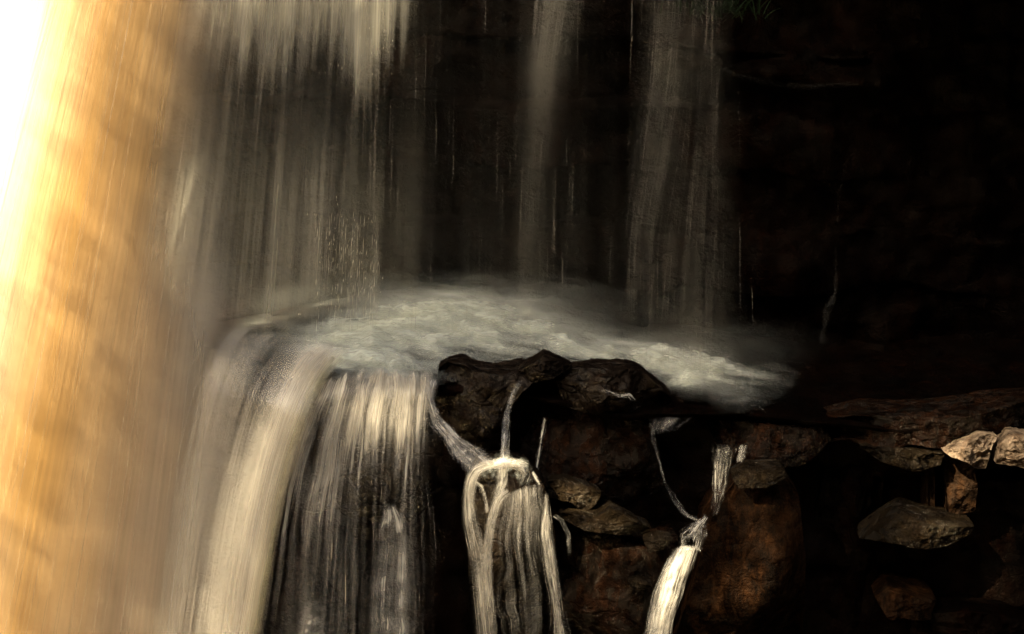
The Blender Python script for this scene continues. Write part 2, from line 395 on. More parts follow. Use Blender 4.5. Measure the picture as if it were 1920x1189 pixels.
rock("stone", "speckled stone glistening beside the looping cascade",
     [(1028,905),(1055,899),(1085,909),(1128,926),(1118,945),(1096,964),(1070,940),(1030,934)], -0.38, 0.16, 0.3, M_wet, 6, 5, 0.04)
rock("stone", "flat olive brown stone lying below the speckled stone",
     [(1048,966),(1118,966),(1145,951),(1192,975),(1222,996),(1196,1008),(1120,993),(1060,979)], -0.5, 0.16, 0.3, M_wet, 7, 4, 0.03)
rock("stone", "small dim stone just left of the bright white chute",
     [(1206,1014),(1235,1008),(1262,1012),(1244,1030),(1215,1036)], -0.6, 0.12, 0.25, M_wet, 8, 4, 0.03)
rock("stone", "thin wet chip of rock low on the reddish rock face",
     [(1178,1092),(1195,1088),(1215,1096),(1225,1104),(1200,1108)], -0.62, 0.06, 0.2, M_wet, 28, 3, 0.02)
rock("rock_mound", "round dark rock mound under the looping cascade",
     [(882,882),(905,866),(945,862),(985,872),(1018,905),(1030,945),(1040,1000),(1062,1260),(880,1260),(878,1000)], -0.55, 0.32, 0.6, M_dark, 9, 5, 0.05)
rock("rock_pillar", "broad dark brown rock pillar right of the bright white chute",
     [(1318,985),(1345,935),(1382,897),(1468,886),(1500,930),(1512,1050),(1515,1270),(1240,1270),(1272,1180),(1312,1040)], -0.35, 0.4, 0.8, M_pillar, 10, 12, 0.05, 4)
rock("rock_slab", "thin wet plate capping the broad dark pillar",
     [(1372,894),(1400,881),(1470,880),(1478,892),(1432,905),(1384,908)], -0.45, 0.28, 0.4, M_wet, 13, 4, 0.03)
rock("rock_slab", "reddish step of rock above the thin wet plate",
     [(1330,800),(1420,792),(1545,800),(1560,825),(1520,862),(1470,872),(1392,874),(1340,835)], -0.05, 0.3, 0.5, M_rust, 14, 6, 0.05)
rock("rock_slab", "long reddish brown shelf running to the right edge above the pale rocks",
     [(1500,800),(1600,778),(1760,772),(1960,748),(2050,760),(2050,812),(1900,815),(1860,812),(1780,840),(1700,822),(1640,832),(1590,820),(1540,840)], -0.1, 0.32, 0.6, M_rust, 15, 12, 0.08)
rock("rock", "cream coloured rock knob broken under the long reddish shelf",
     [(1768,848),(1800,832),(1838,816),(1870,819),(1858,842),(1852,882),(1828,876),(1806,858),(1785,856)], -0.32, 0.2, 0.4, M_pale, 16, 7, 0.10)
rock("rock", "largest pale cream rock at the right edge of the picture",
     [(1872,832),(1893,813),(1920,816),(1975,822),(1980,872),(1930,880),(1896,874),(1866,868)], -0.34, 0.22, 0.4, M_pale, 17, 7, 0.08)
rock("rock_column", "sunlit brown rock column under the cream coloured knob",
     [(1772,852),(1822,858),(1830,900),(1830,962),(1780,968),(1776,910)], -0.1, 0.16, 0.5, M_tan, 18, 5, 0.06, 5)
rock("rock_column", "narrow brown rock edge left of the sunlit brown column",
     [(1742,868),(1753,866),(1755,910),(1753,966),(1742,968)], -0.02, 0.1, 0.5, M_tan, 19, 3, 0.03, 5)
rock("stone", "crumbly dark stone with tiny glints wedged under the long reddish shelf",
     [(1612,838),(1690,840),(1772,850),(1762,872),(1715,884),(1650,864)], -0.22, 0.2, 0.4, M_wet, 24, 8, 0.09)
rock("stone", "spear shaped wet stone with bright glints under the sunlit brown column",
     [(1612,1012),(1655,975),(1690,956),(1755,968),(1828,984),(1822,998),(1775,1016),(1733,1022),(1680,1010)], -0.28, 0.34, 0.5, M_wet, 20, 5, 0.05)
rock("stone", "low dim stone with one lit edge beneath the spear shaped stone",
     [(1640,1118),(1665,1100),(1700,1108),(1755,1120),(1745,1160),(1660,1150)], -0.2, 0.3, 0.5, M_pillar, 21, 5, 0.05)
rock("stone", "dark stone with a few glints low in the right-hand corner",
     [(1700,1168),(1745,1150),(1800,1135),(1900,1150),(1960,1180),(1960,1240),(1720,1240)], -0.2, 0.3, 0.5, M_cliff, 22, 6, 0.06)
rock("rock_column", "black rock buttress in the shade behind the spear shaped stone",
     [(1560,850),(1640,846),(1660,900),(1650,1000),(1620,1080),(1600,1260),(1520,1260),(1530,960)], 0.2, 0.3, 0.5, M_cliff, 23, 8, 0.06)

# ------------------------------------------------------------------ water builders
def sheet(name, parent, PX, PY, YY, dens, mat, layers=3, gap=0.05, tint=0.3, seed=0, patch=0.5, su=1.0, cull=0.0015, wob=1.0):
    """A fall of water as several thin skins, one behind another, each broken up differently."""
    nu, nv = PX.shape
    V, F, U, D, T = [], [], [], [], []
    base = P(PX, PY, YY)
    du = np.linalg.norm(np.diff(base, axis=0), axis=-1).mean(1); u = np.r_[0, np.cumsum(du)]
    dv = np.linalg.norm(np.diff(base, axis=1), axis=-1)
    Vg = np.concatenate([np.zeros((nu, 1)), np.cumsum(dv, 1)], 1); Ug = u[:, None] + 0 * Vg
    tint = np.broadcast_to(np.asarray(tint, float), PX.shape)
    off = 0
    for k in range(layers):
        p = base.copy()
        w = (fbm(Ug * 2.3 * su, Vg * 0.5 * su, k * 5.0, s=seed + k, o=3) - 0.5)
        p[..., 1] += (k - (layers - 1) / 2) * gap + w * gap * wob
        p[..., 0] += (fbm(Ug * 4 * su, Vg * 0.35 * su, k, s=seed + 50 + k, o=2) - 0.5) * 0.03
        a = 1 - (1 - np.clip(dens, 0, 0.995)) ** (1.0 / layers)
        br = (fbm(Ug * 7 * su, Vg * 0.35 * su, k * 3.0, s=seed + 90 + k, o=4) - 0.5) * 2
        a = np.clip(a * (1 + 1.5 * patch * br), 0, 1)
        f = gridfaces(nu, nv, off)
        keep = a.ravel()[f - off].max(1) > cull
        V.append(p.reshape(-1, 3)); F.append(f[keep]); U.append(np.stack([Ug.ravel() + k * 3.7 + seed, Vg.ravel() + k * 11.3], -1)); D.append(a.ravel()); T.append(tint.ravel())
        off += nu * nv
    V, F, U, D, T = np.concatenate(V), np.concatenate(F), np.concatenate(U), np.concatenate(D), np.concatenate(T)
    used = np.unique(F); mp = np.full(len(V), -1); mp[used] = np.arange(len(used))
    ob = link(name, V[used], mp[F], mat, None, True, U[used], D[used], T[used])
    if parent is not None: under(ob, parent)
    return ob
def tubes(name, parent, lines, mat, tint=0.2):
    """Threads of water: each a tapering three-sided tube. lines: (points n x 3, radius n, density n)."""
    V, F, U, D, off = [], [], [], [], 0
    for li, (p, r, dn) in enumerate(lines):
        n = len(p)
        t = np.gradient(p, axis=0); t /= np.linalg.norm(t, axis=1)[:, None] + 1e-9
        a = np.cross(t, np.array([0.3, 1, 0.1])); a /= np.linalg.norm(a, axis=1)[:, None] + 1e-9
        b = np.cross(t, a)
        ln = np.r_[0, np.cumsum(np.linalg.norm(np.diff(p, axis=0), axis=1))]
        for k in range(3):
            g = k * 2.0944 + li
            V.append(p + r[:, None] * (math.cos(g) * a + math.sin(g) * b))
            U.append(np.stack([np.full(n, li * 1.37 + k * .2), ln + li * 2.1], -1)); D.append(dn)
        i = np.arange(n - 1)
        for k in range(3):
            k2 = (k + 1) % 3
            F.append(np.stack([i + k * n, i + k2 * n, i + 1 + k2 * n, i + 1 + k * n], -1) + off)
        off += 3 * n
    ob = link(name, np.concatenate(V), np.concatenate(F), mat, None, True, np.concatenate(U), np.concatenate(D), np.full(off, tint))
    if parent is not None: under(ob, parent)
    ob["kind"] = "stuff"
    return ob
def threads(PX, PY, YY, dens, count, length=(0.08, 0.35), rad=(0.002, 0.006), a=(0.25, 0.7), spread=0.12, seed=0, npts=14, power=1.0):
    """Threads that follow a sheet's flow lines, more of them where the flow is dense."""
    r = np.random.default_rng(seed + 500)
    nu, nv = PX.shape
    w = (np.clip(dens, 0, 1) ** power).ravel(); w = w / w.sum()
    pick = r.choice(nu * nv, count, p=w)
    base = P(PX, PY, YY)
    out = []
    for q in pick:
        i, j = divmod(q, nv)
        ln = r.uniform(*length) * nv
        jj = np.clip(j + (np.linspace(-0.5, 0.5, npts)) * ln, 0, nv - 1)
        ui = np.clip(i + r.uniform(-0.5, 0.5), 0, nu - 1.001)
        i0 = int(ui); fu = ui - i0
        col = base[i0] * (1 - fu) + base[min(i0 + 1, nu - 1)] * fu
        p = np.stack([np.interp(jj, np.arange(nv), col[:, c]) for c in range(3)], -1)
        p[:, 1] += r.normal() * spread - 0.02
        p[:, 0] += r.normal() * 0.012
        env = np.sin(np.linspace(0.02, math.pi - 0.02, npts)) ** 0.8
        out.append((p, r.uniform(*rad) * 0.7 * (0.3 + 0.7 * env), r.uniform(*a) * 0.5 * env))
    return out
def droplets(name, parent, pts, rads, mat):
    o_ = np.array([(1,0,0),(-1,0,0),(0,1,0),(0,-1,0),(0,0,9),(0,0,-9)], float)
    f_ = np.array([(0,2,4),(2,1,4),(1,3,4),(3,0,4),(2,0,5),(1,2,5),(3,1,5),(0,3,5)])
    V = (pts[:, None, :] + o_[None] * rads[:, None, None]).reshape(-1, 3)
    F = (f_[None] + (np.arange(len(pts)) * 6)[:, None, None]).reshape(-1, 3)
    ob = link(name, V, F, mat)
    if parent is not None: under(ob, parent)
    ob["kind"] = "stuff"; return ob
mdrop, nt_ = nodes("water_drop")
b_ = N(nt_, "ShaderNodeBsdfPrincipled", i_Roughness=0.12); b_.inputs['Base Color'].default_value = (0.85, 0.78, 0.62, 1)
nt_.links.new(b_.outputs[0], N(nt_, "ShaderNodeOutputMaterial").inputs[0])
def bez(p0, p1, p2, t):
    return (1 - t) ** 2 * p0 + 2 * t * (1 - t) * p1 + t * t * p2
def strip(edge_a, edge_b, nu=24, nv=90):
    """px, py grids between two edge lines given from top to bottom."""
    def res(e):
        e = np.asarray(e, float); d = np.r_[0, np.cumsum(np.hypot(*np.diff(e, axis=0).T))]; q = np.linspace(0, d[-1], nv)
        a, b = np.interp(q, d, e[:, 0]), np.interp(q, d, e[:, 1])
        k = np.array([1, 2, 3, 2, 1.]) / 9
        f = lambda s: np.convolve(np.pad(s, 2, mode='reflect', reflect_type='odd'), k, 'valid')
        return f(f(a)), f(f(b))
    (ax, ay), (bx, by) = res(edge_a), res(edge_b)
    u = np.linspace(0, 1, nu)[:, None]
    return ax + (bx - ax) * u, ay + (by - ay) * u, u + 0 * ax, np.linspace(0, 1, nv)[None, :] + 0 * u

# ------------------------------------------------------------------ the falls
lean = lambda x: np.interp(x, [-150, 0, 100, 200, 330, 450, 560, 700, 900], [0.31, 0.29, 0.25, 0.21, 0.16, 0.11, 0.07, 0.03, 0.015])
fallY = lambda x: -0.75 + 0.95 * np.clip((np.asarray(x) + 160) / 720, 0, 1.2) ** 2.0
# amber fall on the left
nu, nv = 230, 150
x0 = np.linspace(-120, 560, nu)[:, None]; PY = np.linspace(-420, 1330, nv)[None, :] + 0 * x0
PX = x0 - lean(x0) * PY
YA = fallY(x0) + 0 * PY - 0.25 * sstep(-420, 1330, PY)
edge = np.interp(PY, [-420, 0, 150, 300, 450, 600, 800, 1000, 1330], [420, 372, 345, 318, 325, 385, 392, 372, 345])
dA = 0.985 * sstep(125, -115, PX - edge + 40 * (fbm(x0 / 30, PY / 500, s=61) - 0.5))
soft = fbm(PX / 160 + PY / 900, PY / 420, s=77, o=3)
tA = np.clip(np.interp(PX + 0.15 * PY, [-60, 50, 120, 210, 330, 430, 520], [0.0, 0.15, 0.65, 0.95, 0.75, 0.40, 0.15]) + 0.45 * (soft - 0.5), 0, 1)  # left end paled in the colour for sun glare; right end is thin flow
w1 = thing("waterfall", "huge amber waterfall filling the left side, white hot in its upper corner", "waterfall", P(150, 600, -0.4))
sheet("water_curtain", w1, PX, PY, YA, dA, M_fall, 3, 0.08, tA, 1, 0.15, wob=0.5)
tubes("water_threads", w1, threads(PX, PY, YA - 0.16, dA, 450, (0.1, 0.4), (0.0015, 0.005), (0.08, 0.3), 0.04, 1), M_strand, 0.45)

# veil in front of the dark recess
nu, nv = 260, 150
x0 = np.linspace(300, 1200, nu)[:, None]; PY = np.linspace(-300, 640, nv)[None, :] + 0 * x0
PX = x0 - lean(x0) * PY
yb = np.interp(PX, [300, 335, 360, 400, 430, 450, 485, 515, 545, 580, 605, 640, 665, 680, 694, 715, 740, 765, 790, 1300],
               [90, 105, 100, 75, 60, 85, 110, 150, 110, 80, 95, 105, 135, 185, 140, 105, 70, 25, -60, -200])
yb = yb + 80 * (vn(x0 / 9, s=5) - 0.5) + 70 * (vn(x0 / 3.5, s=6) - 0.5)
fr = sstep(60, -75, PY - yb)
body = 0.20 * sstep(860, 600, PX) + 0.055 + 0.20 * sstep(600, 430, PX)
body = body + 0.26 * gauss(PX, PY, 635, 470, 55, 170) + 0.20 * gauss(PX, PY, 470, 330, 60, 150) + 0.14 * gauss(PX, PY, 570, 320, 50, 150) + 0.08 * gauss(PX, PY, 370, 440, 50, 180) \
     + 0.20 * gauss(PX, PY, 430, 580, 130, 70) - 0.10 * gauss(PX, PY, 430, 150, 40, 60) - 0.08 * gauss(PX, PY, 560, 200, 60, 50) - 0.05 * gauss(PX, PY, 470, 470, 25, 110)
body = 0.55 * (0.45 + 0.65 * sstep(180, 480, PY)) * body * (0.45 + 1.1 * vn(x0 / 16, PY / 500, s=15)) * (0.6 + 0.8 * vn(x0 / 5, PY / 800, s=16))
dB = np.clip(body + 0.72 * fr * sstep(800, 740, PX) * (0.75 + 0.5 * vn(x0 / 12, s=18)), 0, 0.93)
dB = dB * sstep(315, 425, x0) * sstep(1190, 1100, x0) * sstep(640, 555, PY + 60 * (vn(x0 / 20, s=44) - 0.5))
YBv = np.interp(x0, [300, 700, 1200], [0.75, 1.05, 1.3]) + 0 * PY
w2 = thing("waterfall", "thin brown veil of falling water with ragged white threads along its top", "waterfall", P(560, 300, 1.0))
sheet("water_veil", w2, PX, PY, YBv, dB, M_veil, 3, 0.12, 0.35, 2, 0.5)
tubes("water_threads", w2, threads(PX, PY, YBv, dB, 1700, (0.06, 0.3), (0.0015, 0.005), (0.12, 0.5), 0.12, 2), M_strand, 0.3)
r_ = np.random.default_rng(3)
n_ = 40
dp = P(np.clip(r_.normal(640, 38, n_), 560, 730), np.clip(r_.normal(505, 60, n_), 370, 605), r_.normal(0.95, 0.1, n_))
dp2 = P(r_.normal(690, 60, 120), r_.uniform(0, 150, 120), r_.normal(0.95, 0.1, 120))
gl_ = []
for q in range(360):
    gx_, gy_ = r_.choice([598, 622, 634, 648, 655, 668, 684, 700]) + r_.normal() * 5, r_.uniform(395, 600)
    gl = r_.uniform(3, 46) * r_.uniform(.2, 1); tt = np.linspace(0, 1, 6)
    gl_.append((P(gx_ + 0 * tt - 1.5 * tt, gy_ + gl * tt, 0.9 + r_.normal() * 0.06), r_.uniform(.0006, .0014) * np.sin(np.linspace(.1, 3.04, 6)), np.full(6, r_.uniform(.1, .8))))
tubes("glinting_threads", w2, gl_, M_strand, 0.1)
droplets("spray_drops", w2, np.concatenate([dp, dp2[:40]]), r_.uniform(0.0006, 0.0014, n_ + 40), mdrop)

# pale ribbon in the middle
def ribbon(name, label, centre, width, dfun, Y, mat, count, seed, tint=0.3, layers=2, nu=60, nv=120, a=(0.1, 0.4), part="water_veil"):
    c = np.asarray(centre, float)
    PY = np.linspace(c[0, 1], c[-1, 1], nv)[None, :]
    cx_ = np.interp(PY, c[:, 1], c[:, 0]); k = np.ones(15) / 15
    cx_ = np.convolve(np.pad(cx_[0], 7, mode='reflect', reflect_type='odd'), k, 'valid')[None, :]
    wd = 1.15 * np.interp(PY, c[:, 1], width)
    u = np.linspace(-1, 1, nu)[:, None]
    PX = cx_ + u * wd; PY = PY + 0 * u
    d = np.clip(dfun(u, PY) * np.exp(-4.5 * u ** 2) * (1 - u ** 4), 0, 0.97)
    YY = Y(PY) if callable(Y) else np.full(PX.shape, Y)
    root = thing(name, label, "waterfall", P(c[len(c) // 2, 0], c[len(c) // 2, 1], float(np.mean(YY))))
    sheet(part, root, PX, PY, YY, d, mat, layers, 0.06, tint, seed, 0.5)
    if count: tubes("water_threads", root, threads(PX, PY, YY, d, count, (0.06, 0.3), (0.0015, 0.004), a, 0.06, seed), M_strand, tint)
    return root
ribbon("waterfall", "faint pale ribbon of water falling alone in the middle of the dark recess",
       [(1048,-300),(1040,0),(1020,150),(1003,300),(995,560),(990,600)], [60, 62, 55, 50, 55, 60],
       lambda u, py: np.interp(py, [-300, 0, 120, 230, 400, 600], [0.32, 0.26, 0.25, 0.09, 0.08, 0.08]), 1.2, M_veil, 160, 21)
ribbon("waterfall", "broad dim ribbon of water falling onto the right end of the foam",
       [(1275,-300),(1262,0),(1248,150),(1228,300),(1205,450),(1205,640)], [85, 85, 75, 70, 65, 65],
       lambda u, py: np.interp(py, [-300, 0, 150, 300, 450, 640], [0.055, 0.05, 0.07, 0.06, 0.05, 0.03]), 0.9, M_veil, 200, 22, 0.2)
ribbon("waterfall", "fine rain like water threads falling just behind the right burst of foam",
       [(1340,-300),(1330,0),(1325,200),(1310,450),(1300,690)], [60, 60, 70, 95, 110],
       lambda u, py: np.interp(py, [-300, 0, 200, 450, 560, 690], [0.02, 0.025, 0.03, 0.05, 0.08, 0.10]), 0.55, M_veil, 140, 23, 0.3)

# spill on the left, round the end of the ledge
nu, nv = 190, 130
u = np.linspace(0, 1, nu)[:, None]; t = np.linspace(0, 1.12, nv)[None, :]
p0x = np.interp(u, [0, .3, .6, .8, 1], [440, 505, 575, 625, 662]); p0y = np.interp(u, [0, .3, .6, .8, 1], [606, 622, 636, 645, 662])
p1x = np.interp(u, [0, .3, .6, .8, 1], [352, 405, 470, 520, 562]); p1y = np.interp(u, [0, .3, .6, .8, 1], [630, 645, 665, 685, 722])
p2x = np.interp(u, [0, .3, .6, .8, 1], [285, 345, 395, 445, 492])
PX, PY = bez(p0x, p1x, p2x, t), bez(p0y, p1y, 1189, t)
dS = np.interp(u, [0, .08, .19, .32, .42, .55, .66, .76, .84, .93, 1.0], [0, .34, .60, .44, .28, .36, .52, .86, .985, .78, .0]) + 0 * t
dS = dS * sstep(-0.05, 0.16, t) + 0.1 * (vn(u * 25, t * 2, s=9) - 0.5)
dS = dS - 0.28 * gauss(u, t, 0.22, 0.1, 0.07, 0.08) - 0.2 * gauss(u, t, 0.5, 0.22, 0.06, 0.1)
dS = np.clip(dS, 0, 0.985)
YS = np.interp(u, [0, .5, 1], [0.35, 0.1, -0.05]) + (-0.55) * sstep(0, 0.45, t) - 0.15 * t
w3 = thing("waterfall", "thick cream coloured spill curving down off the left end of the foamy ledge", "waterfall", P(520, 900, -0.4))
tS = np.clip(np.interp(u, [0, .5, .8, .9, .96, 1], [.15, .1, .1, .45, .9, 1.0]) + 0 * t, 0, 1)
sheet("water_curtain", w3, PX, PY, YS, dS, M_spill, 4, 0.05, tS, 3, 0.40)
tubes("water_threads", w3, threads(PX, PY, YS - 0.1, dS, 900, (0.08, 0.35), (0.0015, 0.005), (0.12, 0.5), 0.05, 4), M_strand, 0.15)

# spill in the middle
nu, nv = 190, 130
u = np.linspace(0, 1, nu)[:, None]; t = np.linspace(0, 1, nv)[None, :]
lx = np.interp(u, [0, .12, .35, .65, .9, 1], [596, 625, 680, 742, 795, 818]); ly = np.interp(u, [0, .12, .35, .65, .9, 1], [722, 700, 688, 690, 696, 704]) + 14 * (vn(u * 17, s=3) - 0.5)
ex = np.interp(u, [0, .12, .35, .65, .9, 1], [470, 515, 615, 712, 786, 812])
PY = ly + (1300 - ly) * t ** 1.25
PX = lx + (ex - lx) * (1 - (1 - t) ** 1.7) + 26 * (fbm(u * 7, t * 2.5, s=5) - 0.5) * sstep(0, 0.12, t)
ylim = np.interp(lx, [590, 620, 650, 690, 730, 760, 790, 818], [930, 960, 930, 850, 845, 835, 800, 745]) + 120 * (vn(u * 45, s=8) - 0.4) + 90 * (vn(u * 110, s=9) - 0.5)
dM = 0.80 * sstep(60, -60, PY - ylim)
dM = dM * (0.35 + 1.3 * fbm(PX / 26 + PY / 60, PY / 45, s=66, o=4)) * (0.25 + 1.15 * vn(u * 26, t * 5, s=31)) * (0.6 + 0.7 * vn(u * 80, t * 4, s=32))
dM = dM + (0.03 + 0.24 * gauss(PX, PY, 590, 1000, 45, 250) + 0.16 * gauss(PX, PY, 745, 980, 28, 180)) * (vn(u * 60, t * 2, s=12) ** 2) * 2.2 * sstep(0, 0.2, t)
dM = dM * sstep(0, 0.03, u) * sstep(1, 0.95, u) * sstep(0, 0.06, t) - 0.45 * gauss(PX, PY, 592, 800, 16, 55)
dM = np.clip(dM, 0, 0.9)
YM = np.interp(u, [0, 1], [-0.12, -0.06]) - 0.22 * sstep(0, 0.12, t) - 0.55 * t
w4 = thing("waterfall", "ragged dripping sheet of water over the ledge lip left of the dark boulder", "waterfall", P(700, 850, -0.3))
sheet("water_sheet", w4, PX, PY, YM, dM, M_white, 3, 0.04, 0.25, 4, 0.6, 1.5)
tubes("water_threads", w4, threads(PX, PY, YM - 0.04, dM, 700, (0.04, 0.25), (0.0015, 0.0045), (0.15, 0.6), 0.04, 5), M_strand, 0.2)

# fan leaping from a bump half way down
def stream(name, label, ea, eb, dfun, Y, mat, count=0, seed=0, tint=0.2, layers=2, nu=26, nv=90, a=(0.2, 0.7), rad=(0.0015, 0.004), part="water_sheet", patch=0.5, spread=0.025, parent=None, gap=0.03, belly=0.0):
    PX, PY, u, t = strip(ea, eb, nu, nv)
    ex_ = 0.08 * (u - 0.5) * 2                       # the thin fringe reaches a little beyond the body of the stream
    PX, PY = PX + ex_ * (PX[-1:] - PX[:1]), PY + ex_ * (PY[-1:] - PY[:1])
    wv = 0.7 + 0.6 * fbm(t * 5, seed * 3.3, s=seed + 7, o=3)      # the stream swells, narrows and wanders
    mx_, my_ = (PX[:1] + PX[-1:]) / 2, (PY[:1] + PY[-1:]) / 2
    wid = np.abs(PX[-1:] - PX[:1])
    PX = mx_ + (PX - mx_) * wv + wid * 0.16 * (fbm(t * 3.5, seed * 1.7, s=seed + 8, o=3) - 0.5) * sstep(0, .1, t)
    PY = my_ + (PY - my_) * wv
    d = np.clip(dfun(u, t, PX, PY) * (0.22 + 1.2 * vn(t * 20 + u * 3, u * 6, s=seed)), 0, 0.99)
    YY = np.interp(t, np.linspace(0, 1, len(Y)), Y) if isinstance(Y, (list, tuple)) else np.full(PX.shape, Y)
    YY = YY - belly * (1 - (2 * u - 1) ** 2)
    root = parent
    if root is None:
        root = thing(name, label, "waterfall", P(float(PX.mean()), float(PY.mean()), float(YY.mean())))
    sheet(part, root, PX, PY, YY, d, mat, layers, gap, tint, seed, patch, 3.0)
    if count: tubes("water_threads" if parent is None else part + "_threads", root, threads(PX, PY, YY - 0.02, d, count, (0.06, 0.35), rad, a, spread, seed), M_strand, tint)
    return root
rim = lambda u: np.clip(1 - (2 * u - 1) ** 2, 0, 1) ** 2.0 * (0.5 + 0.95 * vn(u * 9, s=71))
stream("small_fall", "grey fan of water springing from a bump below the dripping sheet",
       [(722,948),(712,985),(703,1060),(694,1130),(672,1260)], [(740,945),(762,975),(770,1040),(775,1110),(790,1260)],
       lambda u, t, X, Y: np.interp(t, [0, .04, .2, .6, .8, 1], [.0, .6, .42, .34, .5, .6]) * rim(u) * (0.4 + 1.2 * vn(u * 12, t * 2, s=4)), [-0.62, -0.72, -0.85, -0.95], M_white, 120, 31, 0.1, 2, a=(0.1, 0.4))
stream("small_fall", "soft grey plume of water at the bottom edge right of the cream spill",
       [(575,1120),(560,1160),(535,1260)], [(605,1118),(612,1160),(620,1260)],
       lambda u, t, X, Y: np.interp(t, [0, .3, 1], [.0, .4, .6]) * rim(u), [-0.8, -0.95], M_white, 30, 32, 0.1, 2, a=(0.1, 0.3))
# runnel beside the boulder
stream("small_fall", "diagonal runnel sliding from the lip past the foot of the dark boulder",
       [(798,712),(797,745),(812,795),(845,845),(876,884)], [(822,712),(812,748),(824,782),(872,824),(940,864)],
       lambda u, t, X, Y: (np.interp(t, [0, .1, .35, .5, .8, 1], [.35, .6, .5, .62, .5, .6]) * (0.25 + 1.3 * vn(u * 7 + t * 1.5, t * 3, s=41))) * rim(u), [-0.2, -0.38, -0.55, -0.75], M_white, 150, 33, 0.2, a=(0.15, 0.6))
stream("small_fall", "thin straight stream dropping from a notch between the boulder and the slab",
       [(972,712),(956,738),(946,775),(940,815),(935,868)], [(984,712),(968,736),(957,775),(955,815),(952,868)],
       lambda u, t, X, Y: np.interp(t, [0, .1, .3, .6, 1], [.0, .3, .28, .45, .65]) * rim(u) * (0.4 + 1.1 * vn(u * 5, t * 2, s=43)), [-0.3, -0.45, -0.6, -0.8], M_white, 30, 34, 0.1, a=(0.2, 0.6))
stream("trickle", "hair thin trickle on the rust streaked face right of the straight stream",
       [(1020,785),(1012,830),(1002,890)], [(1024,785),(1016,830),(1008,890)], lambda u, t, X, Y: 0.35 * rim(u) * (0.2 + 1.4 * vn(t * 9, s=3)), [-0.18, -0.25], M_white, 6, 35, 0.1, nu=6)

# looping cascade over the mound
w5 = thing("cascade", "warm white cascade looping over the round rock mound in several streams", "waterfall", P(950, 900, -0.9))
kw = dict(parent=w5, mat=M_white, tint=0.15)
def lobe(u, c, w): return np.exp(-((u - c) / w) ** 2)
stream("", "", [(985,862),(950,858),(915,862),(886,872),(872,890),(866,930),(866,975),(880,1040),(884,1110),(896,1260)],
       [(985,876),(950,876),(918,878),(900,888),(894,910),(888,945),(897,985),(912,1040),(918,1110),(932,1260)],
       lambda u, t, X, Y: np.interp(t, [0, .05, .3, .5, .7, 1], [.4, .75, .8, .6, .55, .4]) * rim(u) * (0.35 + 0.9 * vn(u * 6, t * 6, s=44)),
       Y=[-0.84, -0.90, -0.94, -0.97, -0.98, -1.0, -1.02, -1.05], count=110, seed=36, part="left_loop".replace("left_", "outer_"), layers=3, nv=150, a=(0.25, 0.8), **kw)
stream("", "", [(930,872),(930,905),(918,955),(908,1000),(900,1060)], [(955,870),(952,905),(942,930),(932,980),(922,1060)],
       lambda u, t, X, Y: np.interp(t, [0, .15, .5, .8, 1], [.9, .55, .5, .55, .5]) * rim(u), Y=[-0.9, -0.95, -0.98, -1.0], count=60, seed=37, part="inner_curtain", a=(0.2, 0.6), **kw)
stream("", "", [(952,915),(938,918),(924,935),(914,965),(904,1020),(902,1080),(906,1260)], [(952,928),(944,936),(938,955),(930,985),(922,1030),(925,1085),(940,1260)],
       lambda u, t, X, Y: np.interp(t, [0, .05, .3, .6, 1], [.5, .8, .7, .5, .35]) * rim(u) * (0.5 + 0.8 * vn(u * 7, t * 5, s=48)), Y=[-0.98, -1.02, -1.05, -1.06, -1.08], count=120, seed=38, part="arching_stream", a=(0.25, 0.8), **kw)
stream("", "", [(888,905),(900,915),(908,940),(910,960)], [(893,902),(906,912),(914,940),(917,960)],
       lambda u, t, X, Y: 0.5 * rim(u), Y=[-0.98, -1.0], count=14, seed=39, part="small_stream", nu=8, **kw)
stream("", "", [(925,862),(955,856),(985,866),(996,884),(990,902)], [(928,880),(955,878),(972,886),(978,894),(974,902)],
       lambda u, t, X, Y: np.interp(t, [0, .15, .5, .8, 1], [.3, .85, .8, .4, .0]) * rim(u) * (0.6 + 0.6 * vn(u * 5, t * 8, s=45)), Y=[-0.92, -0.94, -0.96], count=70, seed=40, part="curling_crest", a=(0.3, 0.8), belly=0.05, **kw)
stream("", "", [(938,930),(930,980),(926,1060),(925,1140),(928,1260)], [(1012,905),(1026,960),(1034,1040),(1046,1120),(1058,1260)],
       lambda u, t, X, Y: (np.interp(t, [0, .05, .2, .35, 1], [.08, .42, .22, .11, .09]) * (vn(u * 26, t * 3, s=46) ** 3 * 3.0) * (.5 + 1.0 * vn(u * 5, t * 7, s=49)) + 0.35 * gauss(X, Y, 985, 945, 25, 28)) * rim(u),
       Y=[-0.9, -0.98, -1.02, -1.05], count=320, seed=41, part="mound_curtain", nu=70, a=(0.15, 0.6), rad=(0.0010, 0.0025), **kw)
stream("", "", [(1021,928),(1020,960),(1012,1000),(1018,1050),(1026,1110),(1036,1189),(1042,1260)], [(1027,925),(1030,955),(1038,1000),(1048,1050),(1056,1110),(1068,1189),(1074,1260)],
       lambda u, t, X, Y: np.interp(t, [0, .1, .3, .6, 1], [.4, .85, .65, .5, .4]) * rim(u) * (0.3 + 1.0 * lobe(u, .35, .3) * 0.7 + 0.4 * vn(u * 8, t * 4, s=47)), Y=[-0.95, -1.0, -1.04, -1.08], count=140, seed=42, part="broad_stream", a=(0.25, 0.8), **kw)
stream("", "", [(998,888),(1004,900),(1010,908)], [(1003,884),(1010,896),(1014,906)], lambda u, t, X, Y: 0.8 * rim(u), Y=[-0.9, -0.92], count=8, seed=43, part="spurt", nu=8, nv=30, **kw)
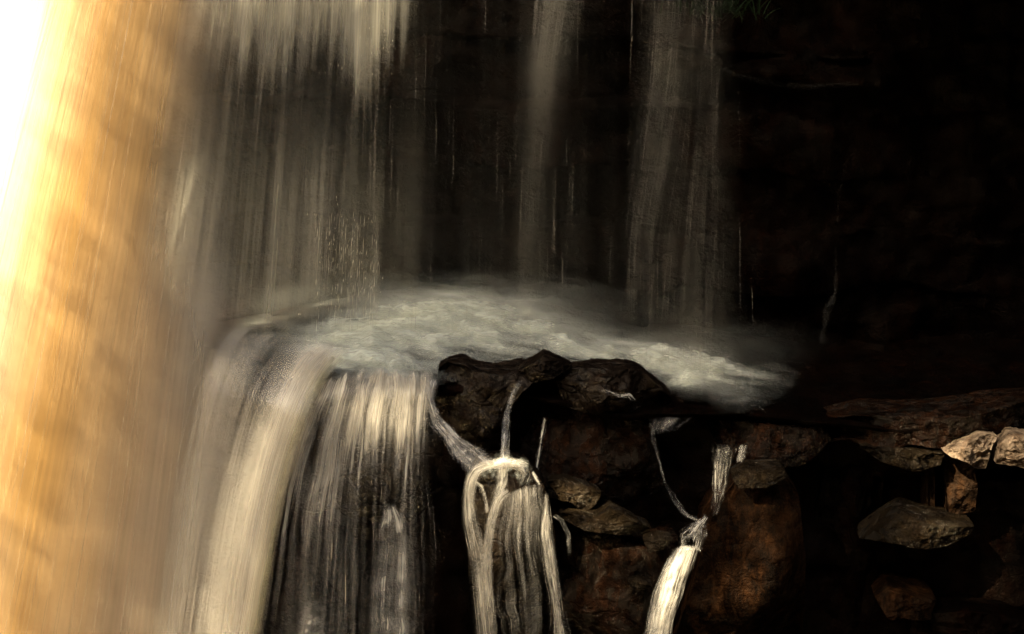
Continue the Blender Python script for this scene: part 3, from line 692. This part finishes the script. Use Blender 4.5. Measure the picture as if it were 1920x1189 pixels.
stream("small_fall", "tiny trickle curling off the right side of the looping cascade",
       [(1036,968),(1050,978),(1060,1000),(1062,1022),(1062,1042)], [(1040,964),(1056,976),(1066,1000),(1070,1022),(1072,1042)],
       lambda u, t, X, Y: np.interp(t, [0, .4, .55, .65, .8, 1], [.2, .1, .1, .3, .15, 0]) * rim(u), [-0.8, -0.86, -0.88], M_white, 8, 44, 0.1, nu=12)

PX, PY, u, t = strip([(880,880),(930,850),(985,858),(1005,890)], [(900,905),(935,892),(970,900),(985,925)], 40, 60)
fr_ = np.clip(1.3 * vn(PX / 9, PY / 6, s=91) * vn(PX / 4, PY / 4, s=92) * 1.6 - .25, 0, .8) * np.clip(1 - (2 * u - 1) ** 2, 0, 1) * np.sin(t * math.pi)
sheet("froth", w5, PX, PY, -0.93 + 0 * u, fr_, M_foam, 3, 0.03, 0.1, 91, 0.6, 4.0)
# white chute
w6 = thing("cascade", "dazzling white chute of water at the bottom beside the broad dark pillar", "waterfall", P(1265, 1090, -0.85))
stream("", "", [(1318,972),(1292,985),(1277,1002),(1272,1030)], [(1326,966),(1322,985),(1318,1008),(1312,1030)],
       lambda u, t, X, Y: (np.interp(t, [0, .3, 1], [.45, .6, .55]) - 0.6 * gauss(X, Y, 1292, 1014, 7, 10) - 0.5 * gauss(X, Y, 1300, 1020, 8, 6) - 0.4 * gauss(X, Y, 1294, 998, 12, 3)) * rim(u),
       [-0.72, -0.78, -0.86], M_white, 110, 45, 0.1, part="crest", parent=w6, a=(0.25, 0.7), belly=0.06)
stream("", "", [(1264,1028),(1246,1058),(1232,1110),(1216,1189),(1205,1270)], [(1314,1022),(1304,1052),(1294,1090),(1280,1130),(1268,1189),(1250,1270)],
       lambda u, t, X, Y: np.clip(np.interp(t, [0, .06, .5, 1], [.6, .99, .98, .9]) * (lobe(u, .52 - .14 * t, .36 + 0.1 * t) * 1.3 + .30 * vn(u * 12, t * 3, s=9)) * (.6 + .6 * vn(u * 16, t * 5, s=19)), 0, .97) * rim(u) - 0.5 * gauss(u, t, .78, .4, .1, .25),
       [-0.84, -0.92, -1.0, -1.05], M_white, 360, 46, 0.1, part="chute", parent=w6, layers=3, nu=50, a=(0.25, 0.8), belly=0.05, patch=0.35)
stream("", "", [(1252,1050),(1238,1080),(1222,1120),(1208,1189),(1196,1270)], [(1262,1040),(1250,1070),(1236,1110),(1222,1180),(1212,1270)],
       lambda u, t, X, Y: 0.35 * rim(u) * (0.3 + 1.2 * vn(u * 8, t * 6, s=3)), [-0.8, -0.98], M_white, 90, 47, 0.1, part="fringe", parent=w6)
# drips on the right
stream("small_fall", "bright dripping threads hanging from the reddish step above the chute",
       [(1336,832),(1338,870),(1338,930),(1336,965)], [(1372,834),(1372,870),(1364,910),(1346,965)],
       lambda u, t, X, Y: (vn(u * 9, t * 2, s=52) ** 3.0 * 2.4) * np.interp(t, [0, .1, .6, .8, 1], [.0, .6, .6, .3, .1]) * rim(u), [-0.52, -0.56, -0.6], M_white, 70, 48, 0.15, nu=40, a=(0.2, 0.7))
stream("small_fall", "short pair of drips right of the bright dripping threads",
       [(1386,836),(1384,850),(1380,864)], [(1400,834),(1398,850),(1392,864)], lambda u, t, X, Y: .7 * rim(u) * vn(u * 5, s=3), [-0.5, -0.54], M_white, 26, 49, 0.15, nu=14, nv=40)
stream("small_fall", "dull row of drips under the long flat slab",
       [(1212,782),(1216,800),(1222,818)], [(1300,780),(1278,796),(1262,812)], lambda u, t, X, Y: .22 * (vn(u * 10, s=6) ** 2.5) * 1.8 * rim(u) * sstep(1, .4, t) * sstep(0, .25, t), [-0.36, -0.4], M_white, 50, 50, 0.1, nu=50, nv=40, a=(0.15, 0.5))
stream("trickle", "long crooked trickle running down the black gap to the white chute",
       [(1221,806),(1226,840),(1242,900),(1262,942),(1282,968),(1302,976),(1318,992)], [(1225,804),(1230,838),(1247,898),(1267,938),(1288,963),(1308,971),(1324,984)],
       lambda u, t, X, Y: np.interp(t, [0, .1, .5, .8, 1], [.3, .22, .14, .25, .3]) * rim(u), [-0.3, -0.4, -0.55, -0.72], M_white, 10, 51, 0.1, nu=8)
stream("trickle", "faint lone trickle down the black cliff on the right",
       [(1584,306),(1572,360),(1565,450),(1562,552),(1545,575),(1534,655)], [(1590,306),(1577,360),(1570,450),(1572,552),(1560,580),(1544,655)],
       lambda u, t, X, Y: np.interp(t, [0, .3, .65, .72, 1], [.012, .012, .01, .03, .012]) * rim(u), [1.2, 1.25, 1.2, 1.0], M_white, 0, 52, 0.1, nu=10)
# ------------------------------------------------------------------ foam on the ledge
nu, nv = 330, 110
px = np.linspace(400, 1620, nu)[:, None]; py = np.linspace(525, 800, nv)[None, :] + 0 * px
rx = [400, 440, 520, 600, 750, 900, 1050, 1180, 1300, 1420, 1500, 1620]
ridge = np.interp(px, rx, [612, 620, 628, 640, 632, 632, 655, 678, 704, 722, 718, 700])
ridge = ridge + 34 * sstep(1150, 1350, px) * (fbm(px / 45, s=27) - 0.5)
amp = np.interp(px, rx, [.08, .12, .26, .80, .92, .90, .80, .66, 1.1, .24, .02, 0.0])
up = np.interp(px, rx, [12, 14, 16, 26, 36, 38, 34, 26, 24, 24, 20, 14]); dn = np.interp(px, rx, [14, 20, 24, 36, 44, 34, 22, 14, 22, 28, 28, 18])
d = amp * np.exp(-0.5 * ((py - ridge) / np.where(py < ridge, up, dn)) ** 2)
d = d + 0.40 * gauss(px, py, 860, 578, 130, 22) + 0.3 * gauss(px, py, 1280, 695, 60, 16) + 0.2 * gauss(px, py, 720, 690, 90, 18)
d = d + 0.42 * gauss(px, py, 705, 699, 85, 15) * (0.3 + 1.2 * fbm(px / 22 + py / 30, py / 7, s=33, o=3))
d = d * (0.15 + 1.6 * fbm(px / 60 - py / 40, py / 13, s=3, o=5)) * sstep(YLp(px) + 18, YLp(px) + 4, py)
wsp = fbm(px / 26 + py / 18, py / 6, s=63, o=4)
d = d * (1 + sstep(1330, 1450, px) * (2.6 * wsp ** 1.6 * 1.3 - 1)).clip(0, 2)
d = d * sstep(0, 12, py - YB(px) + 14) * sstep(405, 500, px)
d = np.clip(1.12 * d, 0, 0.98) ** 1.45
V, F, U, D, off = [], [], [], [], 0
NL = 6
for k in range(NL):
    h = 0.006 + 0.007 * k ** 1.3
    p = ledge(px + 0 * py, py, 0.0)
    lift = h * (0.6 + 0.8 * fbm(px / 40 + .12 * k, py / 14, s=70, o=3)) * (0.4 + 1.2 * d)
    p[..., 2] += lift + 0.015
    a = 1 - (1 - d) ** (1.0 / NL)
    a = np.clip(a * (1.3 - 0.06 * k) * (0.1 + 1.75 * fbm(px / 34 + 0.2 * k - py / 30, py / 7, 0.25 * k, s=80, o=5)), 0, 1)
    f = gridfaces(nu, nv, off); keep = a.ravel()[f - off].max(1) > 0.003
    V.append(p.reshape(-1, 3)); F.append(f[keep]); D.append(a.ravel())
    U.append(np.stack([p[..., 0].ravel() + k * 0.03, p[..., 1].ravel() + k * 0.02], -1)); off += nu * nv
for k in range(3):                              # the mist that hangs above it
    md = 0.09 * gauss(px, py, 850, 600, 190, 24) + 0.05 * gauss(px, py, 1290, 690, 100, 18)
    md = md * sstep(410, 540, px) * (0.4 + 1.2 * fbm(px / 70 + 9 * k, py / 30, s=90 + k, o=4))
    p = ledge(px + 0 * py, py, 0.0); p[..., 2] += 0.07 * (k + 1) + 0.05 * fbm(px / 60, py / 30, s=95 + k)
    f = gridfaces(nu, nv, off); keep = md.ravel()[f - off].max(1) > 0.002
    V.append(p.reshape(-1, 3)); F.append(f[keep]); D.append(md.ravel())
    U.append(np.stack([p[..., 0].ravel() * 0.4 + k, p[..., 1].ravel() * 0.4 + k], -1)); off += nu * nv
V, F, U, D = map(np.concatenate, (V, F, U, D))
used = np.unique(F); mp = np.full(len(V), -1); mp[used] = np.arange(len(used))
fo = link("foam", V[used], mp[F], M_foam, None, True, U[used], D[used])
tag(fo, "silky grey white foam swirling across the top of the dark ledge", "foam", None, "stuff")
# wisps: low arcs of spray flung along and off the foam
lines = []
r_ = np.random.default_rng(12)
ii = r_.choice(nu * nv, 700, p=(d.ravel() ** 1.2 / (d.ravel() ** 1.2).sum()))
for q in ii:
    i, j = divmod(q, nv)
    x_, y_ = px[i, 0] + r_.normal() * 3, py[i, j] + r_.normal() * 2
    g = np.linspace(-0.5, 0.5, 9); ln = r_.uniform(14, 60)
    sl = np.interp(x_, [400, 600, 900, 1100, 1300, 1500], [-0.35, -0.30, 0.10, 0.24, 0.25, -0.15]) + r_.normal() * 0.22
    qx = x_ + g * ln; qy = y_ + g * ln * sl + r_.normal() * 2 * (g ** 2 - .2)
    p = ledge(qx, qy, 0.0)
    arc = 1 - (2 * g) ** 2
    p[:, 2] += 0.02 + r_.uniform(0.0, 0.10) * arc
    lines.append((p, r_.uniform(0.001, 0.0035) * (0.25 + 0.75 * arc), r_.uniform(0.05, 0.25) * arc))
ws = tubes("spray", None, lines, M_strand, 0.05)
tag(ws, "wispy threads of spray skimming over the foam on the ledge", "spray", None, "stuff")
# seep along a crack high on the cliff
stream("trickle", "faint grey seep along a crack in the black rock at the upper right",
       [(1330,115),(1380,135),(1440,150),(1520,156),(1612,154)], [(1330,121),(1380,146),(1440,164),(1520,170),(1612,162)],
       lambda u, t, X, Y: 0.014 * rim(u) * (0.1 + 1.5 * vn(t * 14, u * 3, s=8)), [1.05, 1.0, 0.95], M_white, 0, 56, 0.0, nu=10)
# streaks of white water on the slab
stream("trickle", "small bright run of water on the face of the long flat slab",
       [(1128,728),(1145,734),(1165,740),(1180,736),(1192,748)], [(1130,732),(1146,738),(1166,745),(1180,741),(1188,752)],
       lambda u, t, X, Y: np.interp(t, [0, .2, .5, .7, 1], [.2, .6, .3, .9, .3]) * rim(u), -0.42, M_white, 24, 53, 0.05, nu=8, nv=40)

# ------------------------------------------------------------------ greenery on the cliff
M_leaf, nl = nodes("leaf")
bl = N(nl, "ShaderNodeBsdfPrincipled", i_Roughness=0.6); bl.inputs['Base Color'].default_value = (0.05, 0.085, 0.02, 1)
oi = N(nl, "ShaderNodeTexCoord"); tn = N(nl, "ShaderNodeTexNoise", i_Scale=3.0); nl.links.new(oi.outputs['Object'], tn.inputs['Vector'])
nl.links.new(ramp(nl, tn.outputs['Fac'], [(0.3, (0.03, 0.055, 0.012)), (0.7, (0.09, 0.13, 0.03))]), bl.inputs['Base Color'])
nl.links.new(bl.outputs[0], N(nl, "ShaderNodeOutputMaterial").inputs[0])
M_grass, ng = nodes("dark_grass")
bg = N(ng, "ShaderNodeBsdfPrincipled", i_Roughness=0.8); bg.inputs['Base Color'].default_value = (0.006, 0.013, 0.003, 1); bg.inputs['Specular IOR Level'].default_value = 0.1
ng.links.new(bg.outputs[0], N(ng, "ShaderNodeOutputMaterial").inputs[0])
def blades(name, label, cpx, cpy, Y, n, spread, ln, seed, cat="plant"):
    r = np.random.default_rng(seed); V, F, off = [], [], 0
    c = P(cpx, cpy, Y)
    for k in range(n):
        b = np.array([r.normal() * spread, r.normal() * 0.06, r.normal() * spread * 0.25]); l = ln * r.uniform(0.5, 1.2)
        dx = np.array([r.normal() * 0.5, r.normal() * 0.5 - 0.3, 1.0]); dx /= np.linalg.norm(dx)
        q = np.linspace(0, 1, 6)[:, None]
        p = b + dx * l * q + np.array([dx[0], -0.2, -0.6]) * l * 0.5 * q ** 2
        w = 0.006 * (1 - q ** 2) + 0.0006
        sd_ = np.array([math.cos(k), math.sin(k), 0])
        V.append(np.concatenate([p - sd_ * w, p + sd_ * w])); i = np.arange(5)
        F.append(np.stack([i, i + 1, i + 7, i + 6], -1) + off); off += 12
    o = link(name, np.concatenate(V), np.concatenate(F), M_grass); o.location = c
    return tag(o, label, cat)
blades("grass_tuft", "dark green tuft hanging at the top above the broad dim ribbon of water", 1345, 22, 0.9, 130, 0.16, 0.3, 1)

# ------------------------------------------------------------------ unseen canopy added to shade the falls, gaps placed for sun patches
bvh = BVHTree.FromPolygons([tuple(q) for q in np.concatenate(RV)], [tuple(int(i) for i in q) for q in np.concatenate(RF)])
def hitY(cx_, cy_):
    d_ = P(cx_, cy_, 0.0) - CAM
    h_ = bvh.ray_cast(Vector(CAM), Vector(d_ / np.linalg.norm(d_)))[0]
    return h_.y if h_ else -0.3
# (px, py, width, height, openness) of gaps opened in the canopy to put sun flecks on rocks
ROCK_LIGHT = [(1080, 926, 38, 22, 1.0), (1160, 984, 46, 17, .6), (1235, 1022, 20, 10, .3), (1205, 1098, 18, 8, .5),
              (1422, 1040, 16, 40, .6), (1424, 1120, 18, 45, .95), (1425, 892, 40, 8, .5),
              (1905, 845, 42, 26, .26), (1825, 845, 34, 22, .24), (1802, 925, 24, 38, .95), (1748, 915, 8, 40, .7),
              (1765, 1003, 36, 15, 1.0), (1690, 1000, 50, 14, .06), (1685, 1104, 34, 7, .6),
              (1740, 806, 150, 9, .45), (1700, 860, 50, 10, .25), (1440, 840, 60, 10, .12), (1120, 830, 60, 60, .03)]
def T_light(p):
    """How open the crown is along the sun's ray through p."""
    def at(Y):
        s = (Y - p[:, 1]) / (-L[1]); return unP(p - L[None, :] * s[:, None])
    T = np.full(len(p), 0.002)
    def up(v):
        nonlocal T; T = np.maximum(T, v)
    x, y = at(-0.6)
    for _ in range(4):
        Yf = fallY(x + lean(x + 0.15 * y) * y) - 0.25 * sstep(-420, 1330, y) - 0.15
        x, y = at(Yf)
    d = x + 0.21 * y
    up(np.minimum(np.interp(y, [-900, 260, 480, 650, 900, 1250], [1, 1, .55, .34, .24, .20]), np.interp(d, [-900, 45, 85, 125, 165, 210, 280, 350, 420, 510], [1, 1, .70, .44, .31, .23, .12, .05, .03, .002])) * sstep(-250, -110, y) * sstep(1700, 1300, y))
    x, y = at(0.95)
    yb = np.interp(x, [300, 335, 400, 520, 580, 680, 740, 790], [230, 170, 70, 130, 80, 170, 60, -40])
    up(0.125 * sstep(70, -60, y - yb) * sstep(330, 430, x) * sstep(800, 760, x) * sstep(-500, -200, y))
    up(0.55 * gauss(x, y, 688, 35, 16, 75)); up(0.14 * gauss(x, y, 650, 20, 60, 60)); up(0.22 * gauss(x, y, 645, 500, 26, 55))
    x, y = at(-0.4)
    up(0.25 * sstep(60, 20, np.abs(x - np.interp(y, [700, 900, 1189], [583, 520, 452]))) * sstep(720, 900, y))
    up(0.42 * gauss(x, y, 738, 785, 34, 36)); up(.06 * gauss(x, y, 570, 700, 30, 30)); up(.07 * gauss(x, y, 640, 790, 40, 60))
    x, y = at(0.45)
    up(.13 * gauss(x, y, 1285, 700, 55, 16))
    x, y = at(-0.95)
    up(0.42 * gauss(x, y, 930, 878, 55, 28)); up(0.34 * gauss(x, y, 885, 935, 20, 55)); up(0.36 * gauss(x, y, 1030, 1000, 20, 70)); up(0.16 * gauss(x, y, 965, 945, 50, 50)); up(0.07 * gauss(x, y, 970, 1120, 90, 120))
    up(0.12 * gauss(x, y, 865, 835, 35, 25))
    up(0.70 * gauss(x, y, 1268, 1080, 24, 70) ** .8 * sstep(1015, 1035, y)); up(0.4 * gauss(x, y, 1285, 1005, 14, 14))
    for cx_, cy_, sx_, sy_, t_ in ROCK_LIGHT:
        x, y = at(hitY(cx_, cy_)); up(t_ * gauss(x, y, cx_, cy_, sx_, sy_))
    x, y = at(-0.55)
    up(0.25 * gauss(x, y, 1356, 870, 12, 40)); up(0.3 * gauss(x, y, 1392, 846, 8, 12))
    return np.clip(T, 0.002, 1)
r_ = np.random.default_rng(99)
NL = 85000
e1 = np.cross(L, [0, 0, 1]); e1 /= np.linalg.norm(e1); e2 = np.cross(e1, L)
ctr = np.array([0.3, 0, 0.2]) + L * 22.0
pa, pb, pc = r_.uniform(-6.2, 6.2, NL), r_.uniform(-4.4, 5.2, NL), r_.uniform(-2.2, 2.2, NL)
lp = ctr + pa[:, None] * e1 + pb[:, None] * e2 + pc[:, None] * L
T_ = T_light(lp)
keep = (T_ < 0.012) & (r_.uniform(size=NL) < np.clip(-np.log(T_) / 6.2, 0, 1))
# half-open parts get tiny leaflets for even shade, dense parts full leaves
NS = 1400000
g3 = 1.2207440846057596
seq = (np.arange(1, NS + 1)[:, None] * np.array([1 / g3, 1 / g3 ** 2, 1 / g3 ** 3])[None, :] + 0.5) % 1.0     # evenly spread, not clumped
ls = ctr + (seq[:, 0:1] * 12.4 - 6.2) * e1 + (seq[:, 1:2] * 9.6 - 4.4) * e2 + r_.uniform(-2.2, 2.2, (NS, 1)) * L + r_.normal(size=(NS, 3)) * 0.035
Ts = T_light(ls)
ls = ls[(Ts >= 0.012) & (seq[:, 2] < np.clip(-np.log(Ts) / 4.6, 0, 1))]
big = int(keep.sum())
lp = np.concatenate([lp[keep], ls]); n = len(lp)
a1 = r_.normal(size=(n, 3)); a1 = a1 - (a1 @ L)[:, None] * L * 0.7; a1 /= np.linalg.norm(a1, axis=1)[:, None]
a2 = np.cross(L + 0.5 * r_.normal(size=(n, 3)), a1); a2 /= np.linalg.norm(a2, axis=1)[:, None]
sz = r_.uniform(0.075, 0.125, n)[:, None]; sz[big:] *= 0.21
V = np.stack([lp - a1 * sz, lp - a2 * sz * 0.55, lp + a1 * sz * 1.1, lp + a2 * sz * 0.55], 1).reshape(-1, 3)
tr = thing("gobo_tree", "added unseen leaf canopy, gapped to shape sun patches on the falls", "gobo_tree", (-24.0, -15.0, -3.3))
under(link("gobo_crown", V, np.arange(4 * n).reshape(-1, 4), M_leaf, None, False), tr)
M_bark = rock_mat("bark", (0.03, 0.02, 0.012), (0.08, 0.055, 0.035), (0.06, 0.04, 0.02), 0.3, (0.7, 0.95), 0.6)
def limb(a, b, r0, r1, n=10, sag=0.4):
    q = np.linspace(0, 1, n)[:, None]; p = np.array(a) + (np.array(b) - np.array(a)) * q; p[:, 2] += sag * np.sin(q[:, 0] * math.pi)
    return (p, np.linspace(r0, r1, n))
limbs = [limb((-24, -15, -3.3), (-23.5, -14.5, 24), .7, .36)]
for tx in (-5, -2.5, 0.5, 3.0, 5):
    limbs.append(limb((-23.5, -14.5, 23.8), ctr + tx * e1 + L * 2.3 + e2 * 5.3, .26, .03, sag=.5))
V, F, off = [], [], 0
for p, rr in limbs:
    n = len(p); th = np.linspace(0, 2 * math.pi, 10, endpoint=False)
    t = np.gradient(p, axis=0); t /= np.linalg.norm(t, axis=1)[:, None]
    a = np.cross(t, [0.2, 1, 0.3]); a /= np.linalg.norm(a, axis=1)[:, None]; b = np.cross(t, a)
    V.append((p[:, None] + rr[:, None, None] * (np.cos(th)[None, :, None] * a[:, None] + np.sin(th)[None, :, None] * b[:, None])).reshape(-1, 3))
    i, j = np.meshgrid(np.arange(n - 1), np.arange(10), indexing='ij'); j2 = (j + 1) % 10
    F.append((np.stack([i * 10 + j, i * 10 + j2, (i + 1) * 10 + j2, (i + 1) * 10 + j], -1)).reshape(-1, 4) + off); off += n * 10
under(link("gobo_trunk", np.concatenate(V), np.concatenate(F), M_bark), tr)
